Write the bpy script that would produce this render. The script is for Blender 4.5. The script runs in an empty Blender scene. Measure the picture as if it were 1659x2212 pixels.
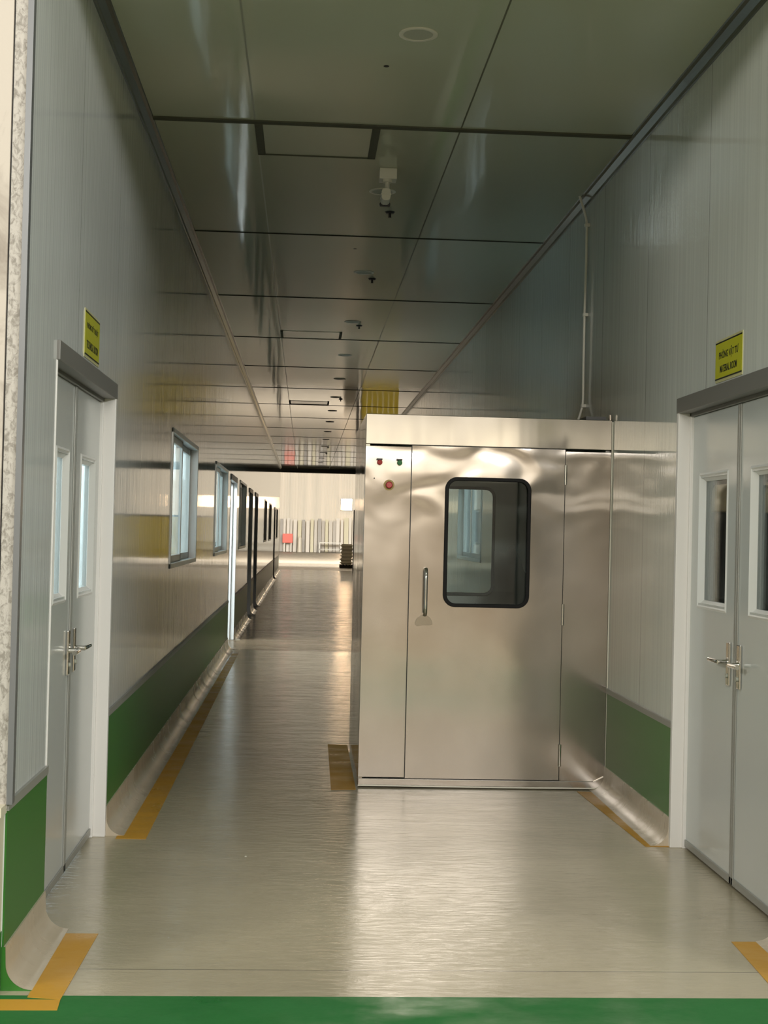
import bpy, bmesh, math, random
from mathutils import Vector, Matrix
random.seed(4)
SC = bpy.context.scene
COL = SC.collection
PI = math.pi

# ------------------------------------------------------------------ camera
F = 2950.0
cd = bpy.data.cameras.new('camera'); cam = bpy.data.objects.new('camera', cd); COL.objects.link(cam)
cd.sensor_fit = 'HORIZONTAL'; cd.sensor_width = 36.0; cd.lens = 36.0 * F / 1659.0
cd.clip_start = 0.05; cd.clip_end = 300
right = Vector((0.99805437, 0.02445723, 0.05735254))   # rows: world axes seen in the camera
fwdy = Vector((-0.05769503, 0.01353549, 0.99824249))
upz = Vector((0.02363795, -0.99960924, 0.01492022))
# camera axes in world space
cx = Vector((right.x, fwdy.x, upz.x)); cy = Vector((right.y, fwdy.y, upz.y)); cz = Vector((right.z, fwdy.z, upz.z))
m = Matrix((( cx.x, -cy.x, -cz.x, 0.0), (cx.y, -cy.y, -cz.y, 0.0), (cx.z, -cy.z, -cz.z, 1.5), (0, 0, 0, 1)))
cam.matrix_world = m
SC.camera = cam

# ------------------------------------------------------------------ world, colour, lights
SC.view_settings.view_transform = 'Standard'; SC.view_settings.look = 'None'
SC.view_settings.gamma = 1.0; SC.view_settings.use_curve_mapping = False
SC.view_settings.exposure = 0.0
SC.cycles.max_bounces = 8; SC.cycles.diffuse_bounces = 4; SC.cycles.glossy_bounces = 5
SC.cycles.transmission_bounces = 6; SC.cycles.transparent_max_bounces = 10
SC.cycles.caustics_reflective = False; SC.cycles.caustics_refractive = False
SC.cycles.sample_clamp_indirect = 4.0

W = bpy.data.worlds.new('world'); SC.world = W; W.use_nodes = True
W.node_tree.nodes['Background'].inputs[0].default_value = (0.84, 0.86, 0.74, 1)
W.node_tree.nodes['Background'].inputs[1].default_value = 0.05

def area(name, loc, target, sx, sy, power, color, spread=PI):
    l = bpy.data.lights.new(name, 'AREA'); l.shape = 'RECTANGLE'; l.size = sx; l.size_y = sy
    l.energy = power; l.color = color; l.spread = spread
    o = bpy.data.objects.new(name, l); COL.objects.link(o); o.location = loc
    d = Vector(target) - Vector(loc); o.rotation_euler = d.to_track_quat('-Z', 'Y').to_euler()
    return o
HALL_Z = 7.4
area('hall_light_far', (0.5, -9.0, 5.9), (0.5, 7.0, 0.6), 9.0, 0.8, 1000, (1.0, 0.96, 0.88))
area('hall_fill_low', (0.0, -15.5, 3.6), (0.5, 6.0, 1.0), 14.0, 1.0, 120, (1.0, 0.90, 0.72))  # unseen soft fill, added for the lower walls and floor
area('hall_fill_side_right', (8.0, -3.0, 5.1), (-0.9, 6.5, 1.5), 2.5, 0.8, 640, (0.97, 0.98, 0.96))  # unseen lamp added to brighten the left wall
area('hall_fill_side_left', (-8.0, -3.0, 5.1), (1.8, 6.5, 1.0), 2.5, 0.8, 460, (1.0, 0.97, 0.90))  # unseen lamp added to lift the right wall and door
area('hall_light_overhead', (0.3, 0.5, 7.0), (0.3, 1.2, 0.0), 7.0, 3.0, 240, (1.0, 1.0, 0.95))
area('hall_fill_back', (0.0, -13.0, 6.8), (0.5, -20.0, 1.2), 22.0, 1.0, 1300, (1.0, 0.91, 0.83))  # added to brighten the hall's back wall as mirrored in the cabin
area('far_hall_light', (1.0, 68.0, 8.6), (1.0, 74.0, 0.0), 18.0, 26.0, 7600, (1.0, 0.93, 0.82))
area('far_hall_light_end', (1.0, 62.0, 6.0), (1.0, 97.0, 3.0), 14.0, 3.0, 7500, (1.0, 0.92, 0.82))
area('left_room_light_near', (-2.9, 6.5, 3.3), (-2.9, 6.5, 0), 1.6, 4.0, 240, (0.86, 0.94, 1.0))
area('left_room_light_mid', (-2.9, 12.5, 3.3), (-2.9, 12.5, 0), 1.6, 6.0, 420, (0.84, 0.95, 1.0))
area('left_room_light_door', (-2.6, 17.4, 3.2), (-1.2, 18.0, 0.5), 1.6, 1.6, 360, (0.90, 0.98, 1.0))
area('right_room_light_mid', (3.6, 15.0, 3.2), (3.6, 15.0, 0), 1.6, 5.0, 260, (0.95, 0.97, 1.0))
area('right_room_light_near', (4.3, 8.3, 2.75), (4.3, 8.6, 0), 1.2, 0.4, 45, (1.0, 0.90, 0.72))

# ------------------------------------------------------------------ materials
def nodes(name):
    mt = bpy.data.materials.new(name); mt.use_nodes = True
    nt = mt.node_tree; b = nt.nodes['Principled BSDF']
    return mt, nt, b
def N(nt, t, **kw):
    n = nt.nodes.new(t)
    for k, v in kw.items():
        if k.startswith('i_'):
            n.inputs[int(k[2:]) if k[2:].isdigit() else k[2:]].default_value = v
        else: setattr(n, k, v)
    return n
def simple(name, col, rough=0.5, metal=0.0, spec=0.5, emis=None, estr=0.0, coat=0.0):
    mt, nt, b = nodes(name)
    b.inputs['Base Color'].default_value = (*col, 1); b.inputs['Roughness'].default_value = rough
    b.inputs['Metallic'].default_value = metal; b.inputs['Specular IOR Level'].default_value = spec
    b.inputs['Coat Weight'].default_value = coat
    if emis: b.inputs['Emission Color'].default_value = (*emis, 1); b.inputs['Emission Strength'].default_value = estr
    return mt
def coords(nt, scale=(1, 1, 1), loc=(0, 0, 0)):
    tc = N(nt, 'ShaderNodeTexCoord'); mp = N(nt, 'ShaderNodeMapping')
    mp.inputs['Scale'].default_value = scale; mp.inputs['Location'].default_value = loc
    nt.links.new(tc.outputs['Object'], mp.inputs['Vector']); return mp.outputs[0]
def noise(nt, vec, scale=1.0, detail=2.0, rough=0.5, dist=0.0):
    n = N(nt, 'ShaderNodeTexNoise'); n.inputs['Scale'].default_value = scale; n.inputs['Detail'].default_value = detail
    n.inputs['Roughness'].default_value = rough; n.inputs['Distortion'].default_value = dist
    nt.links.new(vec, n.inputs['Vector']); return n.outputs['Fac']
def ramp(nt, fac, stops):
    r = N(nt, 'ShaderNodeValToRGB'); e = r.color_ramp.elements
    while len(e) < len(stops): e.new(0.5)
    for i, (p, c) in enumerate(stops):
        e[i].position = p; e[i].color = (*c, 1) if len(c) == 3 else c
    nt.links.new(fac, r.inputs[0]); return r.outputs[0]
def maths(nt, op, a, b=None, c=None):
    n = N(nt, 'ShaderNodeMath', operation=op)
    for i, v in enumerate((a, b, c)):
        if v is None: continue
        if isinstance(v, (int, float)): n.inputs[i].default_value = v
        else: nt.links.new(v, n.inputs[i])
    return n.outputs[0]
def mixc(nt, fac, a, b):
    n = N(nt, 'ShaderNodeMix', data_type='RGBA')
    for s, v in ((n.inputs[0], fac), (n.inputs[6], a), (n.inputs[7], b)):
        if isinstance(v, tuple): s.default_value = (*v, 1) if len(v) == 3 else v
        elif isinstance(v, (int, float)): s.default_value = v
        else: nt.links.new(v, s)
    return n.outputs[2]
def bump(nt, b, h, strength=0.2, dist=0.01, prev=None, out='Normal'):
    n = N(nt, 'ShaderNodeBump'); n.inputs['Strength'].default_value = strength; n.inputs['Distance'].default_value = dist
    nt.links.new(h, n.inputs['Height'])
    if prev is not None: nt.links.new(prev, n.inputs['Normal'])
    if b is not None: nt.links.new(n.outputs[0], b.inputs[out])
    return n.outputs[0]
def line(nt, v, pos, width):           # 1 inside a thin line at v == pos
    return maths(nt, 'LESS_THAN', maths(nt, 'ABSOLUTE', maths(nt, 'SUBTRACT', v, pos)), width / 2)

def wall_panel_mat(name, col, off, pitch=1.12):
    mt, nt, b = nodes(name)
    tc = N(nt, 'ShaderNodeTexCoord'); sp = N(nt, 'ShaderNodeSeparateXYZ'); nt.links.new(tc.outputs['Object'], sp.inputs[0])
    y = sp.outputs['Y']
    fr = maths(nt, 'FRACT', maths(nt, 'DIVIDE', maths(nt, 'ADD', y, off), pitch))
    seam = maths(nt, 'LESS_THAN', fr, 0.005)
    # each panel keeps its own faint tone
    cell = maths(nt, 'FLOOR', maths(nt, 'DIVIDE', maths(nt, 'ADD', y, off), pitch))
    wn = N(nt, 'ShaderNodeTexWhiteNoise', noise_dimensions='1D'); nt.links.new(cell, wn.inputs['W'])
    base = mixc(nt, wn.outputs['Value'], tuple(c * 0.96 for c in col), col)
    st = noise(nt, coords(nt, (1, 30, 0.05), (0, 7, 3)), 1.0, 4.0, 0.7)      # pressed micro ribs, their shading put into the colour as fine lines
    base = mixc(nt, ramp(nt, st, [(0.38, (0, 0, 0)), (0.66, (1, 1, 1))]), tuple(c * 0.87 for c in col), base)
    c1 = mixc(nt, seam, base, tuple(c * 0.35 for c in col))
    nt.links.new(c1, b.inputs['Base Color'])
    b.inputs['Roughness'].default_value = 0.06; b.inputs['Specular IOR Level'].default_value = 0.6
    rib = N(nt, 'ShaderNodeTexWave', wave_type='BANDS', bands_direction='Y', wave_profile='SIN')
    nt.links.new(coords(nt, (1, 1, 0.05)), rib.inputs['Vector']); rib.inputs['Scale'].default_value = 9.0
    rib.inputs['Distortion'].default_value = 1.5; rib.inputs['Detail'].default_value = 1.0
    streak = noise(nt, coords(nt, (1, 26, 0.12)), 1.0, 3.0, 0.6)
    slow = noise(nt, coords(nt, (1, 1.1, 0.5)), 1.0, 1.0)
    h1 = bump(nt, None, rib.outputs['Fac'], 0.12, 0.0010)
    h2 = bump(nt, None, streak, 0.5, 0.0014, h1)
    bump(nt, b, slow, 0.35, 0.006, h2)
    return mt
M_WALL_L = wall_panel_mat('white ribbed wall panel left', (0.62, 0.64, 0.62), 0.0)
M_WALL_R = wall_panel_mat('white ribbed wall panel right', (0.56, 0.58, 0.53), 0.56)

def ceiling_mat():
    mt, nt, b = nodes('white ceiling panel')
    tc = N(nt, 'ShaderNodeTexCoord'); sp = N(nt, 'ShaderNodeSeparateXYZ'); nt.links.new(tc.outputs['Object'], sp.inputs[0])
    x, y = sp.outputs['X'], sp.outputs['Y']
    P = 2.82
    fr = maths(nt, 'FRACT', maths(nt, 'DIVIDE', maths(nt, 'SUBTRACT', y, 7.545 - P * 4 - 0.012), P))
    cross = maths(nt, 'LESS_THAN', fr, 0.024 / P)
    l1 = line(nt, x, -0.33, 0.010); l2 = line(nt, x, 0.81, 0.009)
    fac = maths(nt, 'MAXIMUM', cross, maths(nt, 'MAXIMUM', maths(nt, 'MULTIPLY', l1, 0.45), maths(nt, 'MULTIPLY', l2, 0.8)))
    c = mixc(nt, fac, (0.44, 0.465, 0.36), (0.06, 0.06, 0.04))
    nt.links.new(c, b.inputs['Base Color'])
    # the joints are matt and do not mirror
    nt.links.new(maths(nt, 'ADD', maths(nt, 'MULTIPLY', fac, 0.5), 0.07), b.inputs['Roughness'])
    nt.links.new(maths(nt, 'SUBTRACT', 0.5, maths(nt, 'MULTIPLY', fac, 0.5)), b.inputs['Specular IOR Level'])
    s = noise(nt, coords(nt, (18, 0.25, 1)), 1.0, 2.0)
    w = noise(nt, coords(nt, (2.2, 0.5, 1)), 1.0, 1.0)
    n1 = bump(nt, None, s, 0.25, 0.0012)
    bump(nt, b, w, 0.3, 0.006, n1)
    return mt
M_CEIL = ceiling_mat()

def floor_mat(name, col, col2, rough=0.16, bstr=0.2, wav=(1.4, 3.2, 1), bd=0.004, spec=0.5, crack=None, hfk=0.35):
    mt, nt, b = nodes(name)
    n1 = noise(nt, coords(nt, (0.8, 0.8, 1)), 1.3, 4.0, 0.6, 0.4)
    n2 = noise(nt, coords(nt, (14, 14, 1)), 1.0, 4.0, 0.7)
    c = mixc(nt, ramp(nt, n1, [(0.35, (0, 0, 0)), (0.68, (1, 1, 1))]), col, col2)
    c = mixc(nt, maths(nt, 'MULTIPLY', ramp(nt, n2, [(0.55, (0, 0, 0)), (0.75, (1, 1, 1))]), 0.25), c, tuple(v * 0.75 for v in col2))
    if crack:
        tc = N(nt, 'ShaderNodeTexCoord'); sp = N(nt, 'ShaderNodeSeparateXYZ'); nt.links.new(tc.outputs['Object'], sp.inputs[0])
        c = mixc(nt, maths(nt, 'MULTIPLY', line(nt, sp.outputs['Y'], crack, 0.007), 0.7), c, (0.10, 0.09, 0.07))
    nt.links.new(c, b.inputs['Base Color'])
    r = noise(nt, coords(nt, (2.5, 4.0, 1)), 1.0, 5.0, 0.65)
    rr = N(nt, 'ShaderNodeMapRange'); nt.links.new(r, rr.inputs[0]); rr.inputs[1].default_value = 0.3; rr.inputs[2].default_value = 0.7; rr.inputs[3].default_value = rough * 0.5; rr.inputs[4].default_value = rough * 1.6
    nt.links.new(rr.outputs[0], b.inputs['Roughness']); b.inputs['Specular IOR Level'].default_value = spec
    h = noise(nt, coords(nt, wav), 1.0, 4.0, 0.55, 0.3)
    hf = noise(nt, coords(nt, (wav[0] * 4, wav[1] * 5, wav[2] * 4)), 1.0, 5.0, 0.7, 1.5)
    n0 = bump(nt, None, hf, bstr, bd * hfk)
    bump(nt, b, h, bstr, bd, n0)
    return mt
M_EPOXY = floor_mat('grey beige epoxy floor', (0.41, 0.36, 0.25), (0.335, 0.295, 0.205), 0.11, 0.75, (3.0, 8.0, 1), 0.0038, 0.75, 4.69, 0.34)
M_FAR = floor_mat('worn brown polished floor', (0.17, 0.125, 0.08), (0.11, 0.08, 0.05), 0.14, 1.0, (0.6, 1.5, 1), 0.04, 0.14)
M_GREEN = floor_mat('green epoxy hall floor', (0.018, 0.14, 0.030), (0.015, 0.12, 0.026), 0.5, 0.1)
M_FARHALL = floor_mat('pale concrete far hall floor', (0.17, 0.155, 0.13), (0.15, 0.135, 0.11), 0.4, 0.1)
M_COVE = floor_mat('beige epoxy cove', (0.50, 0.43, 0.33), (0.41, 0.35, 0.26), 0.22, 0.35, (5, 5, 5), 0.003, hfk=0.0)
M_GREENBAND = simple('green painted wall band', (0.034, 0.15, 0.022), 0.33, spec=0.28)
M_ALU = simple('grey aluminium trim', (0.33, 0.33, 0.30), 0.42, 0.35)
M_DARKALU = simple('dark grey cove trim', (0.13, 0.13, 0.10), 0.25, 0.5)
M_ALUBRIGHT = simple('white aluminium frame', (0.66, 0.66, 0.63), 0.30, 0.1)
M_JAMB = simple('grey steel door jamb', (0.70, 0.68, 0.65), 0.4, 0.0)
M_HEAD = simple('grey steel door head', (0.17, 0.165, 0.15), 0.4, 0.2)
M_DOOR = simple('pale grey coated door leaf', (0.52, 0.54, 0.52), 0.16, 0.0, 0.6)
M_GASKET = simple('black rubber', (0.006, 0.006, 0.006), 0.55, spec=0.2)
M_CHROME = simple('polished chrome', (0.72, 0.70, 0.66), 0.12, 1.0)
M_CREAM = simple('cream painted kerb', (0.60, 0.55, 0.42), 0.6)
M_PVC = simple('white plastic', (0.62, 0.60, 0.52), 0.4)
M_YTAPE = floor_mat('yellow floor tape', (0.53, 0.28, 0.03), (0.45, 0.235, 0.03), 0.4, 0.05)
M_BLACK = simple('black plastic', (0.01, 0.01, 0.01), 0.4)
M_GREY = simple('grey diffuser', (0.40, 0.41, 0.34), 0.5)
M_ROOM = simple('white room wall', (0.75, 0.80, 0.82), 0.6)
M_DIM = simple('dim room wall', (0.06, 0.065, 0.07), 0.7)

def dirty_panel(name, col, dirt, sc, lo=0.5):
    mt, nt, b = nodes(name)
    n = noise(nt, coords(nt, sc), 1.0, 6.0, 0.65, 0.8)
    c = mixc(nt, ramp(nt, n, [(lo, (0, 0, 0)), (lo + 0.16, (1, 1, 1))]), col, dirt)
    n3 = noise(nt, coords(nt, (1, 1, 1), (3.1, 0, 7.7)), 2.2, 3.0, 0.5)
    c = mixc(nt, ramp(nt, n3, [(0.70, (0, 0, 0)), (0.73, (1, 1, 1))]), c, (0.16, 0.035, 0.02))
    nt.links.new(c, b.inputs['Base Color']); b.inputs['Roughness'].default_value = 0.55
    bump(nt, b, n, 0.4, 0.004)
    return mt
M_DIRTY = dirty_panel('stained cream panel', (0.47, 0.42, 0.36), (0.27, 0.23, 0.19), (4, 4, 2.2))
M_ROUGH = dirty_panel('rough plaster edge', (0.42, 0.39, 0.35), (0.22, 0.20, 0.17), (60, 60, 38), 0.46)

def steel_mat(name, col, rough, wstr=0.4, wd=0.012, wsc=(2.6, 2.6, 3.4), buckle=0.0):
    mt, nt, b = nodes(name)
    b.inputs['Metallic'].default_value = 1.0
    n = noise(nt, coords(nt, (3, 3, 1.6)), 1.0, 3.0, 0.5)
    c = mixc(nt, ramp(nt, n, [(0.25, (0, 0, 0)), (0.8, (1, 1, 1))]), col, tuple(v * 0.84 for v in col))
    nt.links.new(c, b.inputs['Base Color'])
    r = noise(nt, coords(nt, (2, 2, 1.2), (5, 5, 5)), 1.0, 3.0, 0.5)
    rr = N(nt, 'ShaderNodeMapRange'); nt.links.new(r, rr.inputs[0]); rr.inputs[1].default_value = 0.3; rr.inputs[2].default_value = 0.7
    rr.inputs[3].default_value = rough * 0.7; rr.inputs[4].default_value = rough * 1.4
    nt.links.new(rr.outputs[0], b.inputs['Roughness'])
    w = noise(nt, coords(nt, wsc, (1.3, 0, 4.1)), 1.0, 0.5, 0.3, 0.2)
    n1 = bump(nt, None, w, wstr, wd)
    tc = N(nt, 'ShaderNodeTexCoord'); sp = N(nt, 'ShaderNodeSeparateXYZ'); nt.links.new(tc.outputs['Object'], sp.inputs[0])
    mk = N(nt, 'ShaderNodeMapRange', interpolation_type='SMOOTHSTEP'); nt.links.new(sp.outputs['Z'], mk.inputs[0]); mk.inputs[1].default_value = 1.35; mk.inputs[2].default_value = 1.95
    w2 = noise(nt, coords(nt, (3.6, 3.6, 6.0), (0.3, 0, 1.7)), 1.0, 0.0, 0.3, 0.6)     # sheet buckled near its top edge
    bump(nt, b, maths(nt, 'MULTIPLY', w2, mk.outputs[0]), 1.0, buckle, n1)
    return mt
M_STEEL = steel_mat('stainless steel sheet', (0.54, 0.49, 0.445), 0.17, 1.0, 0.0045, buckle=0.014)
M_STEELTOP = steel_mat('stainless steel fascia', (0.45, 0.42, 0.38), 0.12, 0.6, 0.003, (9, 9, 0.5))
M_STEELSIDE = steel_mat('stainless steel side sheet', (0.50, 0.47, 0.42), 0.09, 0.5, 0.006)
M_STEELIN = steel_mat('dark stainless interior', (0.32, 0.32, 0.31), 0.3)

def glass_mat(name, tint=(0.9, 0.95, 0.95), refl=1.0):
    mt = bpy.data.materials.new(name); mt.use_nodes = True; nt = mt.node_tree; nt.nodes.clear()
    o = N(nt, 'ShaderNodeOutputMaterial'); mx = N(nt, 'ShaderNodeMixShader'); t = N(nt, 'ShaderNodeBsdfTransparent'); g = N(nt, 'ShaderNodeBsdfGlossy')
    f = N(nt, 'ShaderNodeFresnel'); f.inputs[0].default_value = 1.45
    t.inputs[0].default_value = (*tint, 1); g.inputs['Roughness'].default_value = 0.02; g.inputs[0].default_value = (0.95, 0.95, 0.95, 1)
    nt.links.new(maths(nt, 'MULTIPLY', f.outputs[0], refl), mx.inputs[0]); nt.links.new(t.outputs[0], mx.inputs[1]); nt.links.new(g.outputs[0], mx.inputs[2])
    nt.links.new(mx.outputs[0], o.inputs[0]); return mt
M_GLASS = glass_mat('clear window glass', refl=0.75)

# ------------------------------------------------------------------ helpers
def box(bm, x0, x1, y0, y1, z0, z1):
    vs = [bm.verts.new((x, y, z)) for x in (x0, x1) for y in (y0, y1) for z in (z0, z1)]
    for f in ((0, 1, 3, 2), (4, 6, 7, 5), (0, 4, 5, 1), (2, 3, 7, 6), (0, 2, 6, 4), (1, 5, 7, 3)):
        bm.faces.new([vs[i] for i in f])
def prism(bm, pts, axis, a, b):        # pts: 2D outline, extruded from a to b along axis
    def mk(p, t):
        if axis == 'y': return (p[0], t, p[1])
        if axis == 'x': return (t, p[0], p[1])
        return (p[0], p[1], t)
    A = [bm.verts.new(mk(p, a)) for p in pts]; B = [bm.verts.new(mk(p, b)) for p in pts]
    n = len(pts)
    bm.faces.new(A); bm.faces.new(B[::-1])
    for i in range(n): bm.faces.new((A[i], A[(i + 1) % n], B[(i + 1) % n], B[i]))
def cyl(bm, p0, p1, r0, r1=None, seg=20, caps=True):
    r1 = r0 if r1 is None else r1
    p0 = Vector(p0); p1 = Vector(p1); d = (p1 - p0).normalized()
    u = d.orthogonal().normalized(); v = d.cross(u)
    A = [bm.verts.new(p0 + (u * math.cos(2 * PI * i / seg) + v * math.sin(2 * PI * i / seg)) * r0) for i in range(seg)]
    B = [bm.verts.new(p1 + (u * math.cos(2 * PI * i / seg) + v * math.sin(2 * PI * i / seg)) * r1) for i in range(seg)]
    for i in range(seg): bm.faces.new((A[i], A[(i + 1) % seg], B[(i + 1) % seg], B[i]))
    if caps: bm.faces.new(A[::-1]); bm.faces.new(B)
def tube(bm, pts, r, seg=12):
    pts = [Vector(p) for p in pts]; rings = []
    u = None
    for i, p in enumerate(pts):
        d = (pts[min(i + 1, len(pts) - 1)] - pts[max(i - 1, 0)]).normalized()
        if u is None: u = d.orthogonal().normalized()
        u = (u - d * u.dot(d)).normalized(); v = d.cross(u)
        rings.append([bm.verts.new(p + (u * math.cos(2 * PI * k / seg) + v * math.sin(2 * PI * k / seg)) * r) for k in range(seg)])
    for a, b in zip(rings, rings[1:]):
        for k in range(seg): bm.faces.new((a[k], a[(k + 1) % seg], b[(k + 1) % seg], b[k]))
    bm.faces.new(rings[0][::-1]); bm.faces.new(rings[-1])
def ring(bm, outer, inner, axis, a, b):   # frame between two equal-count outlines
    def mk(p, t): return (p[0], t, p[1]) if axis == 'y' else ((t, p[0], p[1]) if axis == 'x' else (p[0], p[1], t))
    L = [[bm.verts.new(mk(p, t)) for p in pts] for pts in (outer, inner) for t in (a, b)]
    n = len(outer)
    for i in range(n):
        j = (i + 1) % n
        bm.faces.new((L[0][i], L[0][j], L[2][j], L[2][i])); bm.faces.new((L[1][j], L[1][i], L[3][i], L[3][j]))
        bm.faces.new((L[0][j], L[0][i], L[1][i], L[1][j])); bm.faces.new((L[2][i], L[2][j], L[3][j], L[3][i]))
def rrect(x0, x1, z0, z1, r, n=8):
    pts = []
    for (cx_, cz_, a0) in ((x1 - r, z1 - r, 0), (x0 + r, z1 - r, PI / 2), (x0 + r, z0 + r, PI), (x1 - r, z0 + r, 1.5 * PI)):
        for i in range(n + 1):
            a = a0 + PI / 2 * i / n; pts.append((cx_ + r * math.cos(a), cz_ + r * math.sin(a)))
    return pts
def obj(name, bm, mat, parent=None, smooth=False, bevel=0.0, seg=2, label=None):
    bmesh.ops.recalc_face_normals(bm, faces=bm.faces)
    me = bpy.data.meshes.new(name); bm.to_mesh(me); bm.free(); me.materials.append(mat)
    if smooth:
        for p in me.polygons: p.use_smooth = True
        try: me.set_sharp_from_angle(angle=math.radians(40))
        except Exception: pass
    o = bpy.data.objects.new(name, me); COL.objects.link(o)
    if parent: o.parent = parent; o.matrix_parent_inverse = Matrix.Translation(-Vector(wloc(parent)))
    if bevel:
        md = o.modifiers.new('bevel', 'BEVEL'); md.width = bevel; md.segments = seg; md.limit_method = 'ANGLE'; md.angle_limit = math.radians(40)
    if label: o['label'] = label
    return o
def wloc(o):
    v = Vector(o.location)
    if o.parent: v = v + Vector(wloc(o.parent)) + o.matrix_parent_inverse.translation
    return v
def B(name, mat, parent, *boxes, bevel=0.0, **kw):
    bm = bmesh.new()
    for b in boxes: box(bm, *b)
    return obj(name, bm, mat, parent, bevel=bevel, **kw)
def struct(name, bm, mat, **kw):
    o = obj(name, bm, mat, **kw); o['kind'] = 'structure'; return o
def empty(name, loc):
    o = bpy.data.objects.new(name, None); COL.objects.link(o); o.location = loc; o.empty_display_size = 0.1; return o
def thing(name, loc, label, cat, group=None):
    o = empty(name, loc); tag(o, label, cat, group); return o
def tag(o, label, cat, group=None):
    o['label'] = label; o['category'] = cat
    if group: o['group'] = group
    return o
def holed(bm, x0, x1, ys, ye, zs, ze, holes):   # wall slab in the YZ plane with rectangular openings
    Y = sorted({ys, ye, *[h[0] for h in holes], *[h[1] for h in holes]})
    Z = sorted({zs, ze, *[h[2] for h in holes], *[h[3] for h in holes]})
    def inh(y, z): return any(h[0] < y < h[1] and h[2] < z < h[3] for h in holes)
    solid = {}
    for i in range(len(Y) - 1):
        for j in range(len(Z) - 1):
            solid[(i, j)] = not inh((Y[i] + Y[i + 1]) / 2, (Z[j] + Z[j + 1]) / 2)
    cache = {}
    def V(x, y, z):
        k = (x, y, z)
        if k not in cache: cache[k] = bm.verts.new(k)
        return cache[k]
    for (i, j), s in solid.items():
        if not s: continue
        y0, y1, z0, z1 = Y[i], Y[i + 1], Z[j], Z[j + 1]
        for x in (x0, x1): bm.faces.new((V(x, y0, z0), V(x, y1, z0), V(x, y1, z1), V(x, y0, z1)))
        for (di, dj, a, b) in ((-1, 0, (y0, z0), (y0, z1)), (1, 0, (y1, z0), (y1, z1)), (0, -1, (y0, z0), (y1, z0)), (0, 1, (y0, z1), (y1, z1))):
            if not solid.get((i + di, j + dj), False):
                bm.faces.new((V(x0, *a), V(x0, *b), V(x1, *b), V(x1, *a)))

XL, XR, ZC = -0.94, 1.82, 3.75
Y0, YE = 4.47, 50.0

# ------------------------------------------------------------------ setting: floors, ceiling, walls
bm = bmesh.new(); box(bm, XL - 0.12, XR + 0.12, 4.425, 17.02, -0.10, 0.0); struct('floor', bm, M_EPOXY)
bm = bmesh.new(); box(bm, XL - 0.12, 7.5, 17.02, 52.0, -0.10, 0.0); struct('floor_corridor_end', bm, M_FAR)
bm = bmesh.new(); box(bm, -12, 12, 1.9, 4.425, -0.10, 0.0); struct('floor_hall', bm, M_GREEN)
bm = bmesh.new(); box(bm, -12, 12, -20, 1.9, -0.10, 0.0); struct('floor_hall_back', bm, M_EPOXY)
bm = bmesh.new(); box(bm, -14, 18, 52.0, 97.0, -0.10, 0.0); struct('floor_far_hall', bm, M_FARHALL)

bm = bmesh.new(); box(bm, XL - 0.12, XR + 0.12, Y0 - 0.1, YE, ZC, ZC + 0.12); struct('ceiling', bm, M_CEIL)
bm = bmesh.new(); box(bm, XR + 0.12, 7.5, 27.5, YE, ZC, ZC + 0.12); struct('ceiling_side_bay', bm, M_CEIL)

LDOORS = [(5.15, 6.70), (17.15, 18.60), (22.80, 24.15), (25.45, 26.85), (41.2, 42.6)]
LWINS = [(9.60, 11.85), (14.25, 16.45), (19.50, 21.65), (31.4, 33.3), (35.5, 37.8), (44.5, 46.5)]
RDOORS = [(5.05, 6.60)]
RWINS = [(14.05, 16.20), (19.5, 21.6)]
ZD, ZW0, ZW1 = 2.16, 1.21, 2.20
holesL = [(a, b, 0.0, ZD) for a, b in LDOORS] + [(a, b, ZW0, ZW1) for a, b in LWINS]
holesR = [(a, b, 0.0, ZD) for a, b in RDOORS] + [(a, b, ZW0, ZW1) for a, b in RWINS]
bm = bmesh.new(); holed(bm, XL, XL - 0.10, Y0, YE, 0.0, ZC, holesL); struct('wall_left', bm, M_WALL_L)
bm = bmesh.new(); holed(bm, XR, XR + 0.10, Y0, 27.5, 0.0, ZC, holesR); struct('wall_right', bm, M_WALL_R)
# facade of the corridor mouth (faces the hall)
bm = bmesh.new()
box(bm, -12, -1.02, 4.49, 4.59, 0.0, HALL_Z); box(bm, XR + 0.14, 12, 4.49, 4.59, 0.0, HALL_Z)
box(bm, -1.02, XR + 0.14, 4.49, 4.59, ZC + 0.12, HALL_Z); struct('wall_facade', bm, M_DIRTY)
bm = bmesh.new(); box(bm, -0.974, -0.932, 4.455, 4.49, 0.585, ZC + 0.1); struct('trim_1', bm, M_ROUGH)          # rough strip
bm = bmesh.new(); box(bm, -1.6, -0.979, 4.450, 4.49, 0.585, ZC + 0.1); struct('trim_2', bm, M_DIRTY)
bm = bmesh.new(); box(bm, -1.05, -0.974, 4.465, 4.49, 0.585, ZC + 0.1); struct('trim_3', bm, M_BLACK)
bm = bmesh.new(); prism(bm, [(-0.933, 4.49), (-0.933, 4.445), (-0.914, 4.445), (-0.918, 4.50), (-0.936, 4.56), (-0.94, 4.56), (-0.94, 4.49)], 'z', 0.60, ZC); struct('trim_4', bm, simple('dark aluminium corner profile', (0.16, 0.165, 0.17), 0.35, 0.3))
bm = bmesh.new(); box(bm, XR - 0.01, XR + 0.15, 4.445, 4.50, 0.0, ZC); struct('trim_5', bm, M_ALU)
bm = bmesh.new(); box(bm, -1.6, -0.944, 4.40, 4.49, 0.19, 0.57); box(bm, -1.6, -0.936, 4.385, 4.49, 0.57, 0.60); struct('trim_6', bm, M_CREAM)
bm = bmesh.new(); box(bm, -12, -0.941, 4.42, 4.49, 0.0, 0.19); struct('trim_7', bm, M_GREENBAND)
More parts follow.
